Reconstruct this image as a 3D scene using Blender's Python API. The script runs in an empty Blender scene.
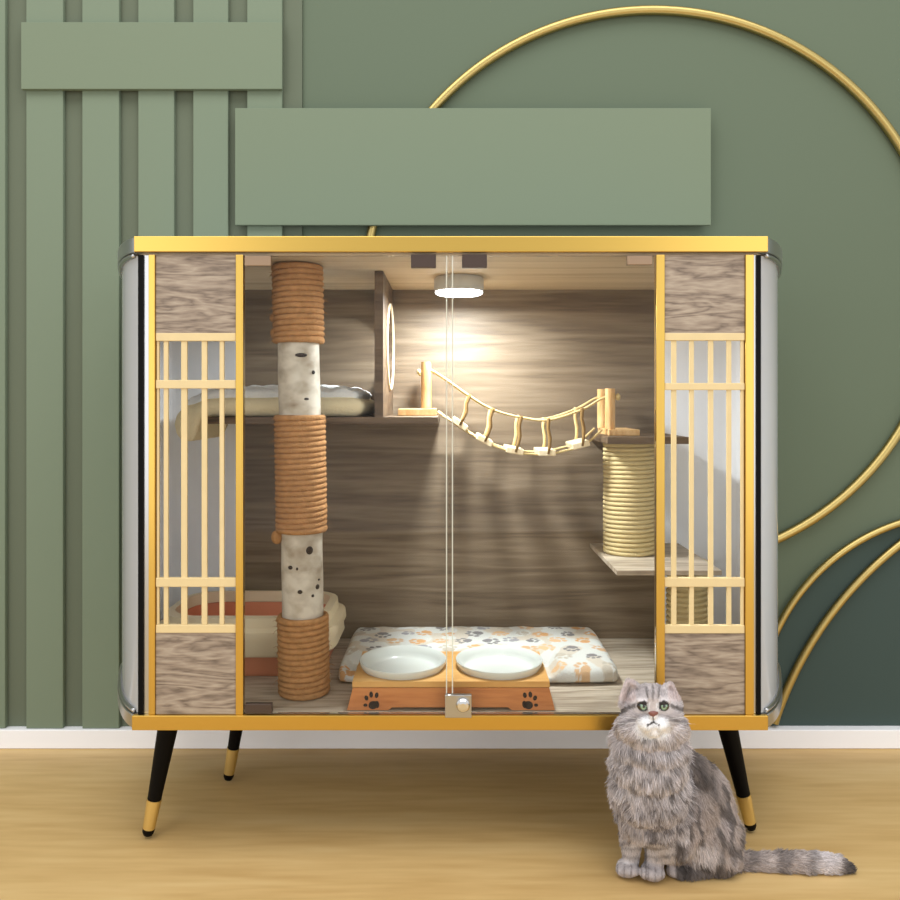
import bpy, bmesh, math, random
import numpy as np
from mathutils import Vector, Matrix, noise
random.seed(7); RNG = np.random.default_rng(7)
sc = bpy.context.scene
COL = sc.collection
PI = math.pi

# ------------------------------------------------------------------ camera, world, lights, exposure
CAM_H, FPX, HOR = .8495, 792.0, 400.0
cam_d = bpy.data.cameras.new('camera'); cam = bpy.data.objects.new('camera', cam_d); COL.objects.link(cam)
cam.location = (0, 0, CAM_H); cam.rotation_euler = (PI/2, 0, 0)
cam_d.sensor_width = 36; cam_d.lens = 36*FPX/900; cam_d.shift_y = (HOR-450)/900; cam_d.clip_start = .02
sc.camera = cam

w = bpy.data.worlds.new('world'); sc.world = w; w.use_nodes = True
bg = w.node_tree.nodes['Background']; bg.inputs[0].default_value = (.98, .99, 1, 1); bg.inputs[1].default_value = .88

def area(name, loc, target, sx, sy, power, color=(1, 1, 1), shape='RECTANGLE'):
    d = bpy.data.lights.new(name, 'AREA'); d.shape = shape; d.size = sx; d.size_y = sy; d.energy = power; d.color = color
    o = bpy.data.objects.new(name, d); COL.objects.link(o); o.location = loc
    o.rotation_euler = (Vector(target)-Vector(loc)).to_track_quat('-Z', 'Y').to_euler()
    return o
area('ceiling_light_panel', (0, .1, 3.9), (0, .6, 0), 4.2, 2.0, 92, (1, .985, .98))
area('added_softbox_left', (-1.75, -1.1, 1.25), (-.2, 1.6, .9), 1.15, 2.2, 13, (1, 1, 1))  # added softbox, no real window: brightens the gold rail ends
area('added_softbox_right', (1.75, -1.1, 1.25), (.2, 1.6, .9), 1.15, 2.2, 13, (1, 1, 1))  # added twin on the right, for fill and gold reflections

sc.view_settings.view_transform = 'Standard'; sc.view_settings.look = 'None'
sc.view_settings.gamma = 1; sc.view_settings.exposure = 0.0; sc.view_settings.use_curve_mapping = False
sc.cycles.use_denoising = True
sc.cycles.max_bounces = 10; sc.cycles.transparent_max_bounces = 24
sc.cycles.sample_clamp_indirect = 4

# ------------------------------------------------------------------ helpers
def px(u, v, Y):
    return Vector(((u-450)*Y/FPX, Y, CAM_H-(v-HOR)*Y/FPX))
def X(u, Y): return (u-450)*Y/FPX
def Z(v, Y): return CAM_H-(v-HOR)*Y/FPX
def lin(r, g, b):
    f = lambda c: (c/255/12.92) if c/255 <= .04045 else ((c/255+.055)/1.055)**2.4
    return (f(r), f(g), f(b), 1)

class MB:
    def __init__(s): s.bm = bmesh.new()
    def box(s, x0, x1, y0, y1, z0, z1):
        v = [s.bm.verts.new(p) for p in ((x0,y0,z0),(x1,y0,z0),(x1,y1,z0),(x0,y1,z0),(x0,y0,z1),(x1,y0,z1),(x1,y1,z1),(x0,y1,z1))]
        for f in ((3,2,1,0),(4,5,6,7),(0,1,5,4),(1,2,6,5),(2,3,7,6),(3,0,4,7)): s.bm.faces.new([v[i] for i in f])
        return s
    def prism(s, pts, axis, a0, a1):
        """pts: closed 2-D outline; extruded along axis ('z': pts=(x,y), 'y': pts=(x,z), 'x': pts=(y,z))"""
        def P(p, a):
            return {'z': (p[0], p[1], a), 'y': (p[0], a, p[1]), 'x': (a, p[0], p[1])}[axis]
        A = [s.bm.verts.new(P(p, a0)) for p in pts]; B = [s.bm.verts.new(P(p, a1)) for p in pts]
        n = len(pts)
        s.bm.faces.new(A[::-1]); s.bm.faces.new(B)
        for i in range(n): s.bm.faces.new((A[i], A[(i+1) % n], B[(i+1) % n], B[i]))
        return s
    def rings(s, loops, cap0=True, cap1=True, closed=False):
        V = [[s.bm.verts.new(p) for p in L] for L in loops]; n = len(V[0])
        prs = list(zip(V[:-1], V[1:])) + ([(V[-1], V[0])] if closed else [])
        for A, B in prs:
            for i in range(n): s.bm.faces.new((A[i], A[(i+1) % n], B[(i+1) % n], B[i]))
        if not closed:
            if cap0: s.bm.faces.new(V[0][::-1])
            if cap1: s.bm.faces.new(V[-1])
        return s
    def tube(s, path, r, n=10, closed=False):
        path = [Vector(p) for p in path]; m = len(path)
        rr = r if hasattr(r, '__len__') else [r]*m
        loops = []; ref = None
        for i, p in enumerate(path):
            if closed: t = path[(i+1) % m]-path[i-1]
            else: t = path[min(i+1, m-1)]-path[max(i-1, 0)]
            t.normalize()
            if ref is None:
                ref = t.cross(Vector((0, 0, 1)))
                if ref.length < .1: ref = t.cross(Vector((0, 1, 0)))
            ref = (ref-t*ref.dot(t)).normalized(); b = t.cross(ref)
            loops.append([p+(ref*math.cos(2*PI*k/n)+b*math.sin(2*PI*k/n))*rr[i] for k in range(n)])
        return s.rings(loops, closed=closed)
    def cyl(s, a, b, r0, r1=None, n=24):
        return s.tube([a, b], [r0, r0 if r1 is None else r1], n)
    def lathe(s, prof, c, n=40, closed=False):
        loops = [[(c[0]+r*math.cos(2*PI*k/n), c[1]+r*math.sin(2*PI*k/n), c[2]+z) for k in range(n)] for r, z in prof]
        return s.rings(loops, closed=closed)
    def ball(s, c, r, seg=20, rot=None, k=0):
        rx, ry, rz = r if hasattr(r, '__len__') else (r, r, r)
        M = Matrix.Translation(c) @ (rot.to_matrix().to_4x4() if rot is not None else Matrix()) @ Matrix.Diagonal((rx, ry, rz, 1))
        bmesh.ops.create_uvsphere(s.bm, u_segments=seg, v_segments=max(8, seg*2//3), radius=1, matrix=M)
        return s
    def build(s, name, m, parent=None, bevel=0, smooth=False, seg=2):
        bmesh.ops.recalc_face_normals(s.bm, faces=s.bm.faces)
        me = bpy.data.meshes.new(name)
        org = ORG.get(parent.name, Vector()) if parent is not None else None
        if org is None:
            c = [v.co for v in s.bm.verts]
            org = Vector(((min(p.x for p in c)+max(p.x for p in c))/2, (min(p.y for p in c)+max(p.y for p in c))/2, min(p.z for p in c)))
        loc = Vector((0, 0, 0)) if parent is not None else org
        bmesh.ops.translate(s.bm, verts=s.bm.verts, vec=-org)
        s.bm.to_mesh(me); s.bm.free()
        me.materials.append(m)
        o = bpy.data.objects.new(name, me); COL.objects.link(o); o.location = loc
        if parent is not None: o.parent = parent
        ORG[o.name] = org.copy()
        if smooth: me.polygons.foreach_set('use_smooth', [True]*len(me.polygons))
        if bevel:
            b = o.modifiers.new('bevel', 'BEVEL'); b.width = bevel; b.segments = seg; b.limit_method = 'ANGLE'
            b.harden_normals = False
        return o
ORG = {}
def smooth_angle(o, deg=40):
    me = o.data
    me.polygons.foreach_set('use_smooth', [True]*len(me.polygons))
    bm = bmesh.new(); bm.from_mesh(me)
    for e in bm.edges:
        e.smooth = not (len(e.link_faces) == 2 and e.calc_face_angle(0) > math.radians(deg))
    bm.to_mesh(me); bm.free()
    return o
def tag(o, label=None, cat=None, group=None, kind=None):
    if label: o['label'] = label
    if cat: o['category'] = cat
    if group: o['group'] = group
    if kind: o['kind'] = kind
    return o
def thing(name, label, cat, loc, group=None):
    o = bpy.data.objects.new(name, None); COL.objects.link(o); o.location = loc; o.empty_display_size = .05
    ORG[o.name] = Vector(loc)
    return tag(o, label, cat, group)
def copy_tree(o, parent=None):
    c = o.copy(); COL.objects.link(c)
    if parent is not None: c.parent = parent
    for ch in o.children: copy_tree(ch, c)
    return c

# ------------------------------------------------------------------ materials
def nodes_of(name):
    m = bpy.data.materials.new(name); m.use_nodes = True
    return m, m.node_tree.nodes, m.node_tree.links
def mat(name, col, rough=.5, metal=0, bump=0, bscale=60, spec=.5, var=0, vscale=8, coat=0):
    m, N, L = nodes_of(name); p = N['Principled BSDF']
    p.inputs['Base Color'].default_value = col; p.inputs['Roughness'].default_value = rough
    p.inputs['Metallic'].default_value = metal; p.inputs['Specular IOR Level'].default_value = spec
    p.inputs['Coat Weight'].default_value = coat
    if var or bump:
        tc = N.new('ShaderNodeTexCoord')
    if var:
        n = N.new('ShaderNodeTexNoise'); n.inputs['Scale'].default_value = vscale; n.inputs['Detail'].default_value = 4
        L.new(tc.outputs['Object'], n.inputs['Vector'])
        mx = N.new('ShaderNodeMix'); mx.data_type = 'RGBA'
        mx.inputs[6].default_value = tuple(c*(1-var) for c in col[:3])+(1,)
        mx.inputs[7].default_value = tuple(min(1, c*(1+var)) for c in col[:3])+(1,)
        L.new(n.outputs['Fac'], mx.inputs[0]); L.new(mx.outputs[2], p.inputs['Base Color'])
    if bump:
        n = N.new('ShaderNodeTexNoise'); n.inputs['Scale'].default_value = bscale; n.inputs['Detail'].default_value = 3
        L.new(tc.outputs['Object'], n.inputs['Vector'])
        b = N.new('ShaderNodeBump'); b.inputs['Strength'].default_value = bump; b.inputs['Distance'].default_value = .004
        L.new(n.outputs['Fac'], b.inputs['Height']); L.new(b.outputs['Normal'], p.inputs['Normal'])
    return m
def wood(name, dark, mid, light, scale, rough=.5, fine=1.0, ring=1.0, offset=(0, 0, 0), bump=.15):
    """horizontal grain along X: scale = (x, y, z) of the noise space"""
    m, N, L = nodes_of(name); p = N['Principled BSDF']; p.inputs['Roughness'].default_value = rough
    tc = N.new('ShaderNodeTexCoord'); mp = N.new('ShaderNodeMapping'); mp.inputs['Scale'].default_value = scale
    mp.inputs['Location'].default_value = offset
    L.new(tc.outputs['Object'], mp.inputs['Vector'])
    n1 = N.new('ShaderNodeTexNoise'); n1.inputs['Scale'].default_value = 1.0; n1.inputs['Detail'].default_value = 3; n1.inputs['Distortion'].default_value = .6
    L.new(mp.outputs[0], n1.inputs['Vector'])
    # rings: repeat the broad noise like growth rings
    ml = N.new('ShaderNodeMath'); ml.operation = 'MULTIPLY'; ml.inputs[1].default_value = 9*ring; L.new(n1.outputs['Fac'], ml.inputs[0])
    pp = N.new('ShaderNodeMath'); pp.operation = 'PINGPONG'; pp.inputs[1].default_value = 1; L.new(ml.outputs[0], pp.inputs[0])
    mp2 = N.new('ShaderNodeMapping'); mp2.inputs['Scale'].default_value = tuple(c*7 for c in scale); L.new(tc.outputs['Object'], mp2.inputs['Vector'])
    n2 = N.new('ShaderNodeTexNoise'); n2.inputs['Scale'].default_value = 1.0*fine; n2.inputs['Detail'].default_value = 5; L.new(mp2.outputs[0], n2.inputs['Vector'])
    mx = N.new('ShaderNodeMix'); mx.inputs[0].default_value = .62; L.new(pp.outputs[0], mx.inputs[2]); L.new(n2.outputs['Fac'], mx.inputs[3])
    cr = N.new('ShaderNodeValToRGB'); e = cr.color_ramp.elements
    e[0].position = .22; e[0].color = dark; e[1].position = .78; e[1].color = light
    k = e.new(.46); k.color = mid
    L.new(mx.outputs[0], cr.inputs['Fac']); L.new(cr.outputs[0], p.inputs['Base Color'])
    b = N.new('ShaderNodeBump'); b.inputs['Strength'].default_value = bump; b.inputs['Distance'].default_value = .002
    L.new(mx.outputs[0], b.inputs['Height']); L.new(b.outputs['Normal'], p.inputs['Normal'])
    return m
def clear_glass(name, tint, refl=1.0):
    m, N, L = nodes_of(name); N.remove(N['Principled BSDF'])
    t = N.new('ShaderNodeBsdfTransparent'); t.inputs[0].default_value = tint
    g = N.new('ShaderNodeBsdfGlossy'); g.inputs['Roughness'].default_value = .02
    f = N.new('ShaderNodeFresnel'); f.inputs[0].default_value = 1.22
    mx = N.new('ShaderNodeMixShader'); L.new(f.outputs[0], mx.inputs[0]); L.new(t.outputs[0], mx.inputs[1]); L.new(g.outputs[0], mx.inputs[2])
    L.new(mx.outputs[0], N['Material Output'].inputs[0]); return m
def frosted(name, col, fac):
    m, N, L = nodes_of(name); N.remove(N['Principled BSDF'])
    t = N.new('ShaderNodeBsdfTransparent'); t.inputs[0].default_value = (.97, .98, .97, 1)
    d = N.new('ShaderNodeBsdfDiffuse'); d.inputs[0].default_value = col
    tl = N.new('ShaderNodeBsdfTranslucent'); tl.inputs[0].default_value = col
    ad = N.new('ShaderNodeMixShader'); ad.inputs[0].default_value = .45; L.new(d.outputs[0], ad.inputs[1]); L.new(tl.outputs[0], ad.inputs[2])
    mx = N.new('ShaderNodeMixShader'); mx.inputs[0].default_value = fac; L.new(t.outputs[0], mx.inputs[1]); L.new(ad.outputs[0], mx.inputs[2])
    g = N.new('ShaderNodeBsdfGlossy'); g.inputs['Roughness'].default_value = .06
    f = N.new('ShaderNodeFresnel'); f.inputs[0].default_value = 1.25
    m2 = N.new('ShaderNodeMixShader'); L.new(f.outputs[0], m2.inputs[0]); L.new(mx.outputs[0], m2.inputs[1]); L.new(g.outputs[0], m2.inputs[2])
    L.new(m2.outputs[0], N['Material Output'].inputs[0]); return m
def attr_mat(name, attr, rough=.8, bump=0, bscale=200, sheen=0):
    m, N, L = nodes_of(name); p = N['Principled BSDF']; p.inputs['Roughness'].default_value = rough; p.inputs['Specular IOR Level'].default_value = .2
    a = N.new('ShaderNodeAttribute'); a.attribute_name = attr; L.new(a.outputs['Color'], p.inputs['Base Color'])
    p.inputs['Sheen Weight'].default_value = sheen
    if bump:
        tc = N.new('ShaderNodeTexCoord'); n = N.new('ShaderNodeTexNoise'); n.inputs['Scale'].default_value = bscale; L.new(tc.outputs['Object'], n.inputs['Vector'])
        b = N.new('ShaderNodeBump'); b.inputs['Strength'].default_value = bump; b.inputs['Distance'].default_value = .003
        L.new(n.outputs['Fac'], b.inputs['Height']); L.new(b.outputs['Normal'], p.inputs['Normal'])
    return m

M_wall = mat('wall_paint', lin(102, 114, 96), .9, spec=.1)
M_slat = mat('slat_paint', lin(122, 135, 115), .85, spec=.15)
M_backing = mat('backing_groove_shade', lin(105, 113, 96), .9, spec=.1)  # darker than the slats: groove shade put into the colour
M_caption = mat('caption_fill', lin(122, 134, 113), .9, spec=.1)
M_disc = mat('disc_paint', lin(70, 84, 80), .9, spec=.1)
M_base = mat('baseboard_white', lin(250, 250, 252), .5)
M_floor = wood('floor_oak', lin(196, 160, 102), lin(208, 174, 116), lin(218, 188, 132), (.9, 9, 1), .5, ring=.45, bump=.02)
M_gold = mat('brushed_gold', (.66, .43, .10, 1), .32, 1)
M_palegold = mat('pale_gold', (.86, .68, .30, 1), .35, 1)
M_ringgold = mat('antique_gold', (.50, .38, .14, 1), .38, 1)
M_bamboo = mat('pale_bamboo', lin(222, 200, 150), .5, var=.08, vscale=30)
M_oak = wood('grey_oak', lin(94, 78, 61), lin(113, 96, 76), lin(132, 115, 95), (1.5, 6, 26), .55, ring=.75)
M_oakp = wood('grey_oak_panel', lin(104, 90, 78), lin(146, 130, 114), lin(176, 161, 143), (5.5, 6, 34), .55, ring=1.2, offset=(3, 0, 1.4))
M_oakf = wood('grey_oak_floor', lin(140, 124, 106), lin(176, 161, 141), lin(204, 190, 170), (2.5, 26, 8), .55)
M_oakd = wood('shelf_oak', lin(66, 50, 36), lin(92, 72, 52), lin(112, 92, 70), (3, 8, 20), .55)
M_ceil = wood('ceiling_wood', lin(158, 136, 108), lin(190, 170, 140), lin(206, 188, 160), (.6, 16, 6), .6, ring=.6)
M_glass = clear_glass('clear_glass', (.985, .99, .985, 1))
M_edge = mat('glass_edge', lin(205, 205, 190), .15)
M_frost = frosted('frosted_glass', lin(240, 243, 246), .80)
M_white = mat('white_laminate', lin(242, 243, 246), .4)
M_steel = mat('brushed_steel', (.50, .50, .50, 1), .3, 1)
M_chrome = mat('chrome', (.75, .75, .75, 1), .12, 1)
M_black = mat('black_lacquer', lin(5, 4, 4), .55, spec=.12)
M_brown = mat('brown_clip', lin(66, 50, 42), .4)
M_clip = mat('clear_clip', lin(150, 125, 100), .3)
M_bark = None
M_rope = mat('sisal_rope', lin(176, 130, 86), .9, bump=.8, bscale=260, spec=.05, var=.38, vscale=90)
M_cord = mat('pale_cord', lin(204, 180, 128), .85, bump=.4, bscale=300, spec=.1)
M_sisal = mat('pale_sisal', lin(206, 186, 138), .85, bump=.4, bscale=260, spec=.1, var=.12, vscale=70)
M_pine = wood('pine', lin(186, 138, 82), lin(206, 162, 106), lin(222, 184, 130), (20, 20, 5), .5)
M_stand = wood('stand_bamboo', lin(176, 104, 50), lin(196, 124, 64), lin(210, 140, 78), (3, 8, 30), .4, ring=.4)
M_standtop = wood('stand_bamboo_top', lin(206, 152, 84), lin(216, 166, 98), lin(224, 178, 112), (3, 20, 8), .4, ring=.4)
M_print = mat('dark_print', lin(40, 26, 18), .7)
M_ceramic = mat('white_ceramic', lin(216, 219, 212), .2, coat=.3)
M_peach = mat('peach_plastic', lin(228, 146, 110), .4)
M_cream = mat('cream_plastic', lin(238, 222, 188), .4)
M_cush = mat('cream_fabric', lin(234, 220, 184), .9, bump=.5, bscale=160, spec=.1)
M_fluff = mat('white_plush', lin(236, 238, 238), .95, bump=1.0, bscale=120, spec=.05)
M_plank = wood('plank_wood', lin(206, 182, 140), lin(222, 202, 164), lin(232, 216, 184), (20, 20, 5), .6)
M_cordd = mat('brown_cord', lin(138, 108, 66), .85, bump=.4, bscale=300, spec=.1)
M_grey = mat('lamp_grey', lin(190, 188, 182), .4)
def bark_mat():
    m, N, L = nodes_of('birch_bark'); p = N['Principled BSDF']; p.inputs['Roughness'].default_value = .75
    tc = N.new('ShaderNodeTexCoord'); mp = N.new('ShaderNodeMapping'); mp.inputs['Scale'].default_value = (22, 22, 30); L.new(tc.outputs['Object'], mp.inputs[0])
    n = N.new('ShaderNodeTexNoise'); n.inputs['Scale'].default_value = 1; n.inputs['Detail'].default_value = 5; L.new(mp.outputs[0], n.inputs['Vector'])
    cr = N.new('ShaderNodeValToRGB'); e = cr.color_ramp.elements
    e[0].position = .30; e[0].color = lin(146, 130, 110); e[1].position = .6; e[1].color = lin(204, 195, 180)
    L.new(n.outputs['Fac'], cr.inputs[0])
    L.new(cr.outputs[0], p.inputs['Base Color']); return m
M_bark = bark_mat()
def emit(name, col, s):
    m, N, L = nodes_of(name); p = N['Principled BSDF']; p.inputs['Base Color'].default_value = (1, 1, 1, 1)
    p.inputs['Emission Color'].default_value = col; p.inputs['Emission Strength'].default_value = s; return m
M_led = emit('led_diffuser', (.93, .97, 1, 1), 30)

# ------------------------------------------------------------------ the setting
YB, YS, YK, YW = 1.927, 1.934, 1.948, 1.957      # baseboard front, slat front, backing front, wall
o = MB().box(-2.6, 2.6, -2.2, YW, -.02, 0).build('floor', M_floor); tag(o, kind='structure')
o = MB().box(-2.6, 2.6, YW, YW+.05, 0, 2.9).build('wall_back', M_wall); tag(o, kind='structure')
ZB = Z(730, YB)
o = MB().box(-2.6, 2.6, YB, YW-.0005, .0005, ZB).build('baseboard_back', M_base, bevel=.002); tag(o, kind='structure')
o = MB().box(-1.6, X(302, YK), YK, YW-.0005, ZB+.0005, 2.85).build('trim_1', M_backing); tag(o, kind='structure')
k = 2
for a, b in ((-138, -103), (-84, -49), (-30, 5), (26, 63), (82, 119), (138, 174), (193, 228), (247, 282)):
    o = MB().box(X(a, YS), X(b, YS), YS, YK-.0003, ZB+.0005, 2.85).build('trim_%d' % k, M_slat, bevel=.002); tag(o, kind='structure'); k += 1

def board(u0, u1, v0, v1, label):  # blanked-out captions, built as thin added boards
    Y = 1.922
    o = MB().box(X(u0, Y), X(u1, Y), Y, YS-.0005, Z(v1, Y), Z(v0, Y)).build('caption_patch', M_caption, bevel=.001)
    tag(o, label, 'caption patch')
board(21, 282, 22, 89, 'small sage green blanked-out caption patch across the top of the wall slats')
board(235, 711, 108, 225, 'large sage green blanked-out caption patch just above the cabinet')

def arc_ring(uc, vc, r, tube, Y, label, start=None, end=None, disc=None):
    s = Y/FPX; c = px(uc, vc, Y); rx, r = r if isinstance(r, tuple) else (r, r); R = r*s; Rx = rx*s; t = tube*s
    zmin = ZB+t+.001
    if c.z-R > zmin: a0, a1, closed = 0, 2*PI, True
    else:
        q = math.asin(max(-1, min(1, (zmin-c.z)/R))); a0, a1, closed = q, PI-q, False
    n = 160
    pts = [c+Vector((math.cos(a0+(a1-a0)*i/n)*Rx, 0, math.sin(a0+(a1-a0)*i/n)*R)) for i in range(n if closed else n+1)]
    o = smooth_angle(MB().tube(pts, t, 12, closed).build('wall_ring', M_ringgold), 60)
    tag(o, label, 'wall ring')
arc_ring(652.8, 288.3, (287.3, 278.2), 4.6, YW-.0118, 'large thin gold ring on the green wall, passing behind the cabinet')
arc_ring(962.3, 718.6, 205.4, 3.6, YW-.0155, 'thin gold arc edging the dark green wall disc beside the cabinet')
arc_ring(1124.5, 835.2, 367.6, 4.0, YW-.0155, 'thin gold arc lying across the dark green wall disc')
Yd = YW-.005; c = px(962.3, 718.6, Yd); R = 205*Yd/FPX; q = math.asin((ZB+.001-c.z)/R)
pts = [(c.x+R*math.cos(q+(PI-2*q)*i/120), c.z+R*math.sin(q+(PI-2*q)*i/120)) for i in range(121)]
o = MB().prism(pts, 'y', YW-.006, YW-.0005).build('wall_disc', M_disc); tag(o, 'dark green round disc on the wall low beside the cabinet', 'wall disc')

# ------------------------------------------------------------------ the cabinet
YF = 1.446
ZT1, ZT0 = Z(237, YF), Z(252.2, YF)          # top plate
ZB1, ZB0 = Z(714.5, YF), Z(729, YF)          # base plate
YBK = 1.905                                   # interior face of the back
cab = thing('cat_cabinet', 'large wood and glass cat cabinet with gold frame on black tapered legs', 'cabinet', (0, 1.68, 0))
def plan_curve(off=0.0, n=28):
    """left edge of the plan, front to back, as (x<0, y); off pushes it outwards"""
    P = []
    for i in range(n+1):
        t = i/n; a = Vector((.571, YF)); b = Vector((.634, 1.494)); c = Vector((.705, 1.70))
        P.append(a*(1-t)**2+b*2*t*(1-t)+c*t*t)
    P += [Vector((.712, 1.735)), Vector((.715, 1.77)), Vector((.715, 1.862))]
    O = []
    for i, p in enumerate(P):
        t = (P[min(i+1, len(P)-1)]-P[max(i-1, 0)]).normalized()
        O.append((-(p.x+t.y*off), p.y-t.x*off))
    return O
def outline(off=0.0, y_back=1.915):
    P = plan_curve(off); xm = -P[-1][0]; r = y_back-1.862
    P = P+[(-(xm-r+r*math.cos(PI/2*i/8)), 1.862+r*math.sin(PI/2*i/8)) for i in range(1, 9)]
    return P+[(-x, y) for x, y in P[::-1]]
o = MB().prism(outline(.004), 'z', ZT0, ZT1).build('top_panel', M_steel, cab, bevel=.002); o['label'] = 'brushed steel edge around the top'
o = MB().prism(outline(.004), 'z', ZB0, ZB1-.001).build('base_panel', M_steel, cab, bevel=.002); o['label'] = 'brushed steel edge around the base'
MB().box(X(135, YF), X(767, YF), YF-.006, YF+.004, ZT0-.0004, ZT1+.0004).build('top_rail', M_gold, cab, bevel=.0012)['label'] = 'gold front rail along the top'
MB().box(X(133, YF), X(767, YF), YF-.006, YF+.004, ZB0-.0004, ZB1+.0002).build('bottom_rail', M_gold, cab, bevel=.0012)['label'] = 'gold front rail along the base'
# steel beads that hold the curved glass at top and bottom
for sx in (-1, 1):
    for z in (ZT0-.005, ZB1+.004):
        MB().tube([(p[0]*-sx, p[1], z) for p in plan_curve(-.001)[2:-1]], .0042, 8).build('glass_channel', M_steel, cab, smooth=True)
# ceiling and floor skins inside
def inset_outline(): return outline(-.012, 1.904)
MB().prism(inset_outline(), 'z', ZT0-.005, ZT0-.0002).build('ceiling_board', M_ceil, cab)['label'] = 'light brown wood ceiling board'
MB().prism(inset_outline(), 'z', ZB1-.0008, ZB1+.0004).build('floor_board', M_oakf, cab)['label'] = 'grey oak floor board'
ZF = ZB1+.0005; ZC = ZT0-.005
# back
MB().box(-.513, .516, YBK, 1.914, ZF, ZC).build('back_panel', M_oak, cab)
# frosted curved sides
for sx in (-1, 1):
    P = [(p[0], p[1]) for p in plan_curve(-.004)]
    xm = -P[-1][0]; r = 1.909-1.862
    rb = [(-(xm-r+r*math.cos(PI/2*i/8)), 1.862+r*math.sin(PI/2*i/8)) for i in range(0, 9)]+[(-.518, 1.909)]
    ob = [(a_*.993+.0, b_-.004) for a_, b_ in rb]
    MB().rings([[(p[0]*-sx, p[1], z) for p in rb]+[(p[0]*-sx, p[1], z) for p in ob[::-1]] for z in (ZF+.001, ZC-.001)]).build('back_return', M_white, cab)['label'] = 'white strip at the back corner'
    loopA = []
    n = len(P); off = []
    for i in range(n):
        t = Vector(P[min(i+1, n-1)])-Vector(P[max(i-1, 0)]); t.normalize(); off.append((P[i][0]+t.y*.003, P[i][1]-t.x*.003))
    m = MB()
    loops = []
    for z in (ZF+.001, ZC-.001):
        loops.append([(p[0]*-sx, p[1], z) for p in P]+[(p[0]*-sx, p[1], z) for p in off[::-1]])
    o = smooth_angle(m.rings(loops).build('side_glass', M_frost, cab), 40); o['label'] = 'curved frosted side glass'
    # black edge strip and gold outer stile
    if sx < 0: e0, e1, g0, g1, s0, s1 = 138, 143, 149, 155.5, 143, 149
    else: e0, e1, g0, g1, s0, s1 = 757, 761, 745, 753, 753, 757
    MB().box(X(e0, YF), X(e1, YF), YF, YF+.008, ZF, ZC).build('edge_strip', M_black, cab)
    MB().box(X(s0, YF), X(s1, YF), YF+.004, YF+.008, ZF, ZC).build('corner_strip', M_steel, cab)
# front bays: stile, wood panel, lattice, stile
def bay(g0, g1, p0, p1, h0, h1, hz, vs):
    MB().box(X(g0, YF), X(g1, YF), YF-.003, YF+.012, ZF, ZC).build('stile', M_gold, cab, bevel=.001)
    MB().box(X(h0, YF), X(h1, YF), YF-.003, YF+.012, ZF, ZC).build('stile', M_gold, cab, bevel=.001)
    x0, x1 = X(p0, YF)+.0003, X(p1, YF)-.0003
    zt, zb = Z(hz[0][0], YF), Z(hz[-1][1], YF)
    MB().box(x0, x1, YF+.001, YF+.012, zt, ZC).build('front_panel', M_oakp, cab)
    MB().box(x0, x1, YF+.001, YF+.012, ZF, zb).build('front_panel', M_oakp, cab)
    m = MB()
    la = m.box(x0, x1, YF, YF+.010, Z(hz[0][1], YF), Z(hz[0][0], YF)).build('lattice_screen', M_bamboo, cab, bevel=.001)
    for a, b in hz[1:]:
        MB().box(x0, x1, YF, YF+.010, Z(b, YF), Z(a, YF)).build('rail', M_bamboo, la, bevel=.001)
    for a, b in vs:
        MB().box(X(a, YF), X(b, YF), YF+.0025, YF+.008, Z(hz[-1][0], YF), Z(hz[0][1], YF)).build('bar', M_bamboo, la, bevel=.0008)
bay(149, 155.5, 155.5, 236, 236, 243.5, ((333, 341), (380, 388.5), (578, 587), (625, 633)), ((156, 158.5), (163, 167.5), (180.5, 186.5), (201, 206.5), (219, 223.5)))
bay(745, 753.5, 664.5, 745, 656, 664.5, ((333, 340.5), (383, 390), (578, 587), (625.5, 633.5)), ((672, 677), (690, 694.5), (709, 714), (727.5, 732), (741.5, 744.5)))
# doors
def door(u0, u1, name='glass_door'):
    z0, z1 = ZF+.0015, ZC-.0015
    d = MB().box(X(u0, YF)+.0005, X(u1, YF)-.0005, YF, YF+.005, z0, z1).build(name, M_glass, cab)
    d['label'] = 'clear glass door'
    return d, z0, z1
dl, z0, z1 = door(243.5, 449.3)
dr, _, _ = door(449.7, 656)
for d, a, b in ((dl, 446, 447.1), (dr, 451.9, 453)):
    MB().box(X(a, YF), X(b, YF), YF-.0006, YF-.0001, z0, z1).build('edge_line', M_edge, d)
def hinge(d, u0, u1, v0, v1, m=M_brown):
    MB().box(X(u0, YF), X(u1, YF), YF-.003, YF+.008, Z(v1, YF), Z(v0, YF)).build('hinge', m, d, bevel=.001)
hinge(dl, 245, 271, 256, 266, M_clip); hinge(dl, 245, 272, 703.5, 713, M_brown)
hinge(dr, 627, 652, 256, 265, M_clip); hinge(dr, 627, 652, 704.5, 713, M_brown)
hinge(dl, 411, 436, 254.5, 268); hinge(dr, 462, 487, 254.5, 268)
lk = MB().box(X(445, YF), X(471.5, YF), YF-.010, YF-.0008, Z(716, YF), Z(693, YF)).build('lock', M_steel, dr, bevel=.0015)
kc = px(463, 705, YF-.011)
MB().lathe([(.0125, 0), (.0125, .004), (.010, .007), (.0055, .008)], (0, 0, 0), 28).build('lock_knob', M_chrome, dr)
kn = bpy.data.objects['lock_knob']
kn.data.transform(Matrix.Translation(kc-ORG[dr.name]) @ Matrix.Rotation(PI/2, 4, 'X') @ Matrix.Translation(ORG[dr.name]-Vector((0, 0, 0))))
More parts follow.
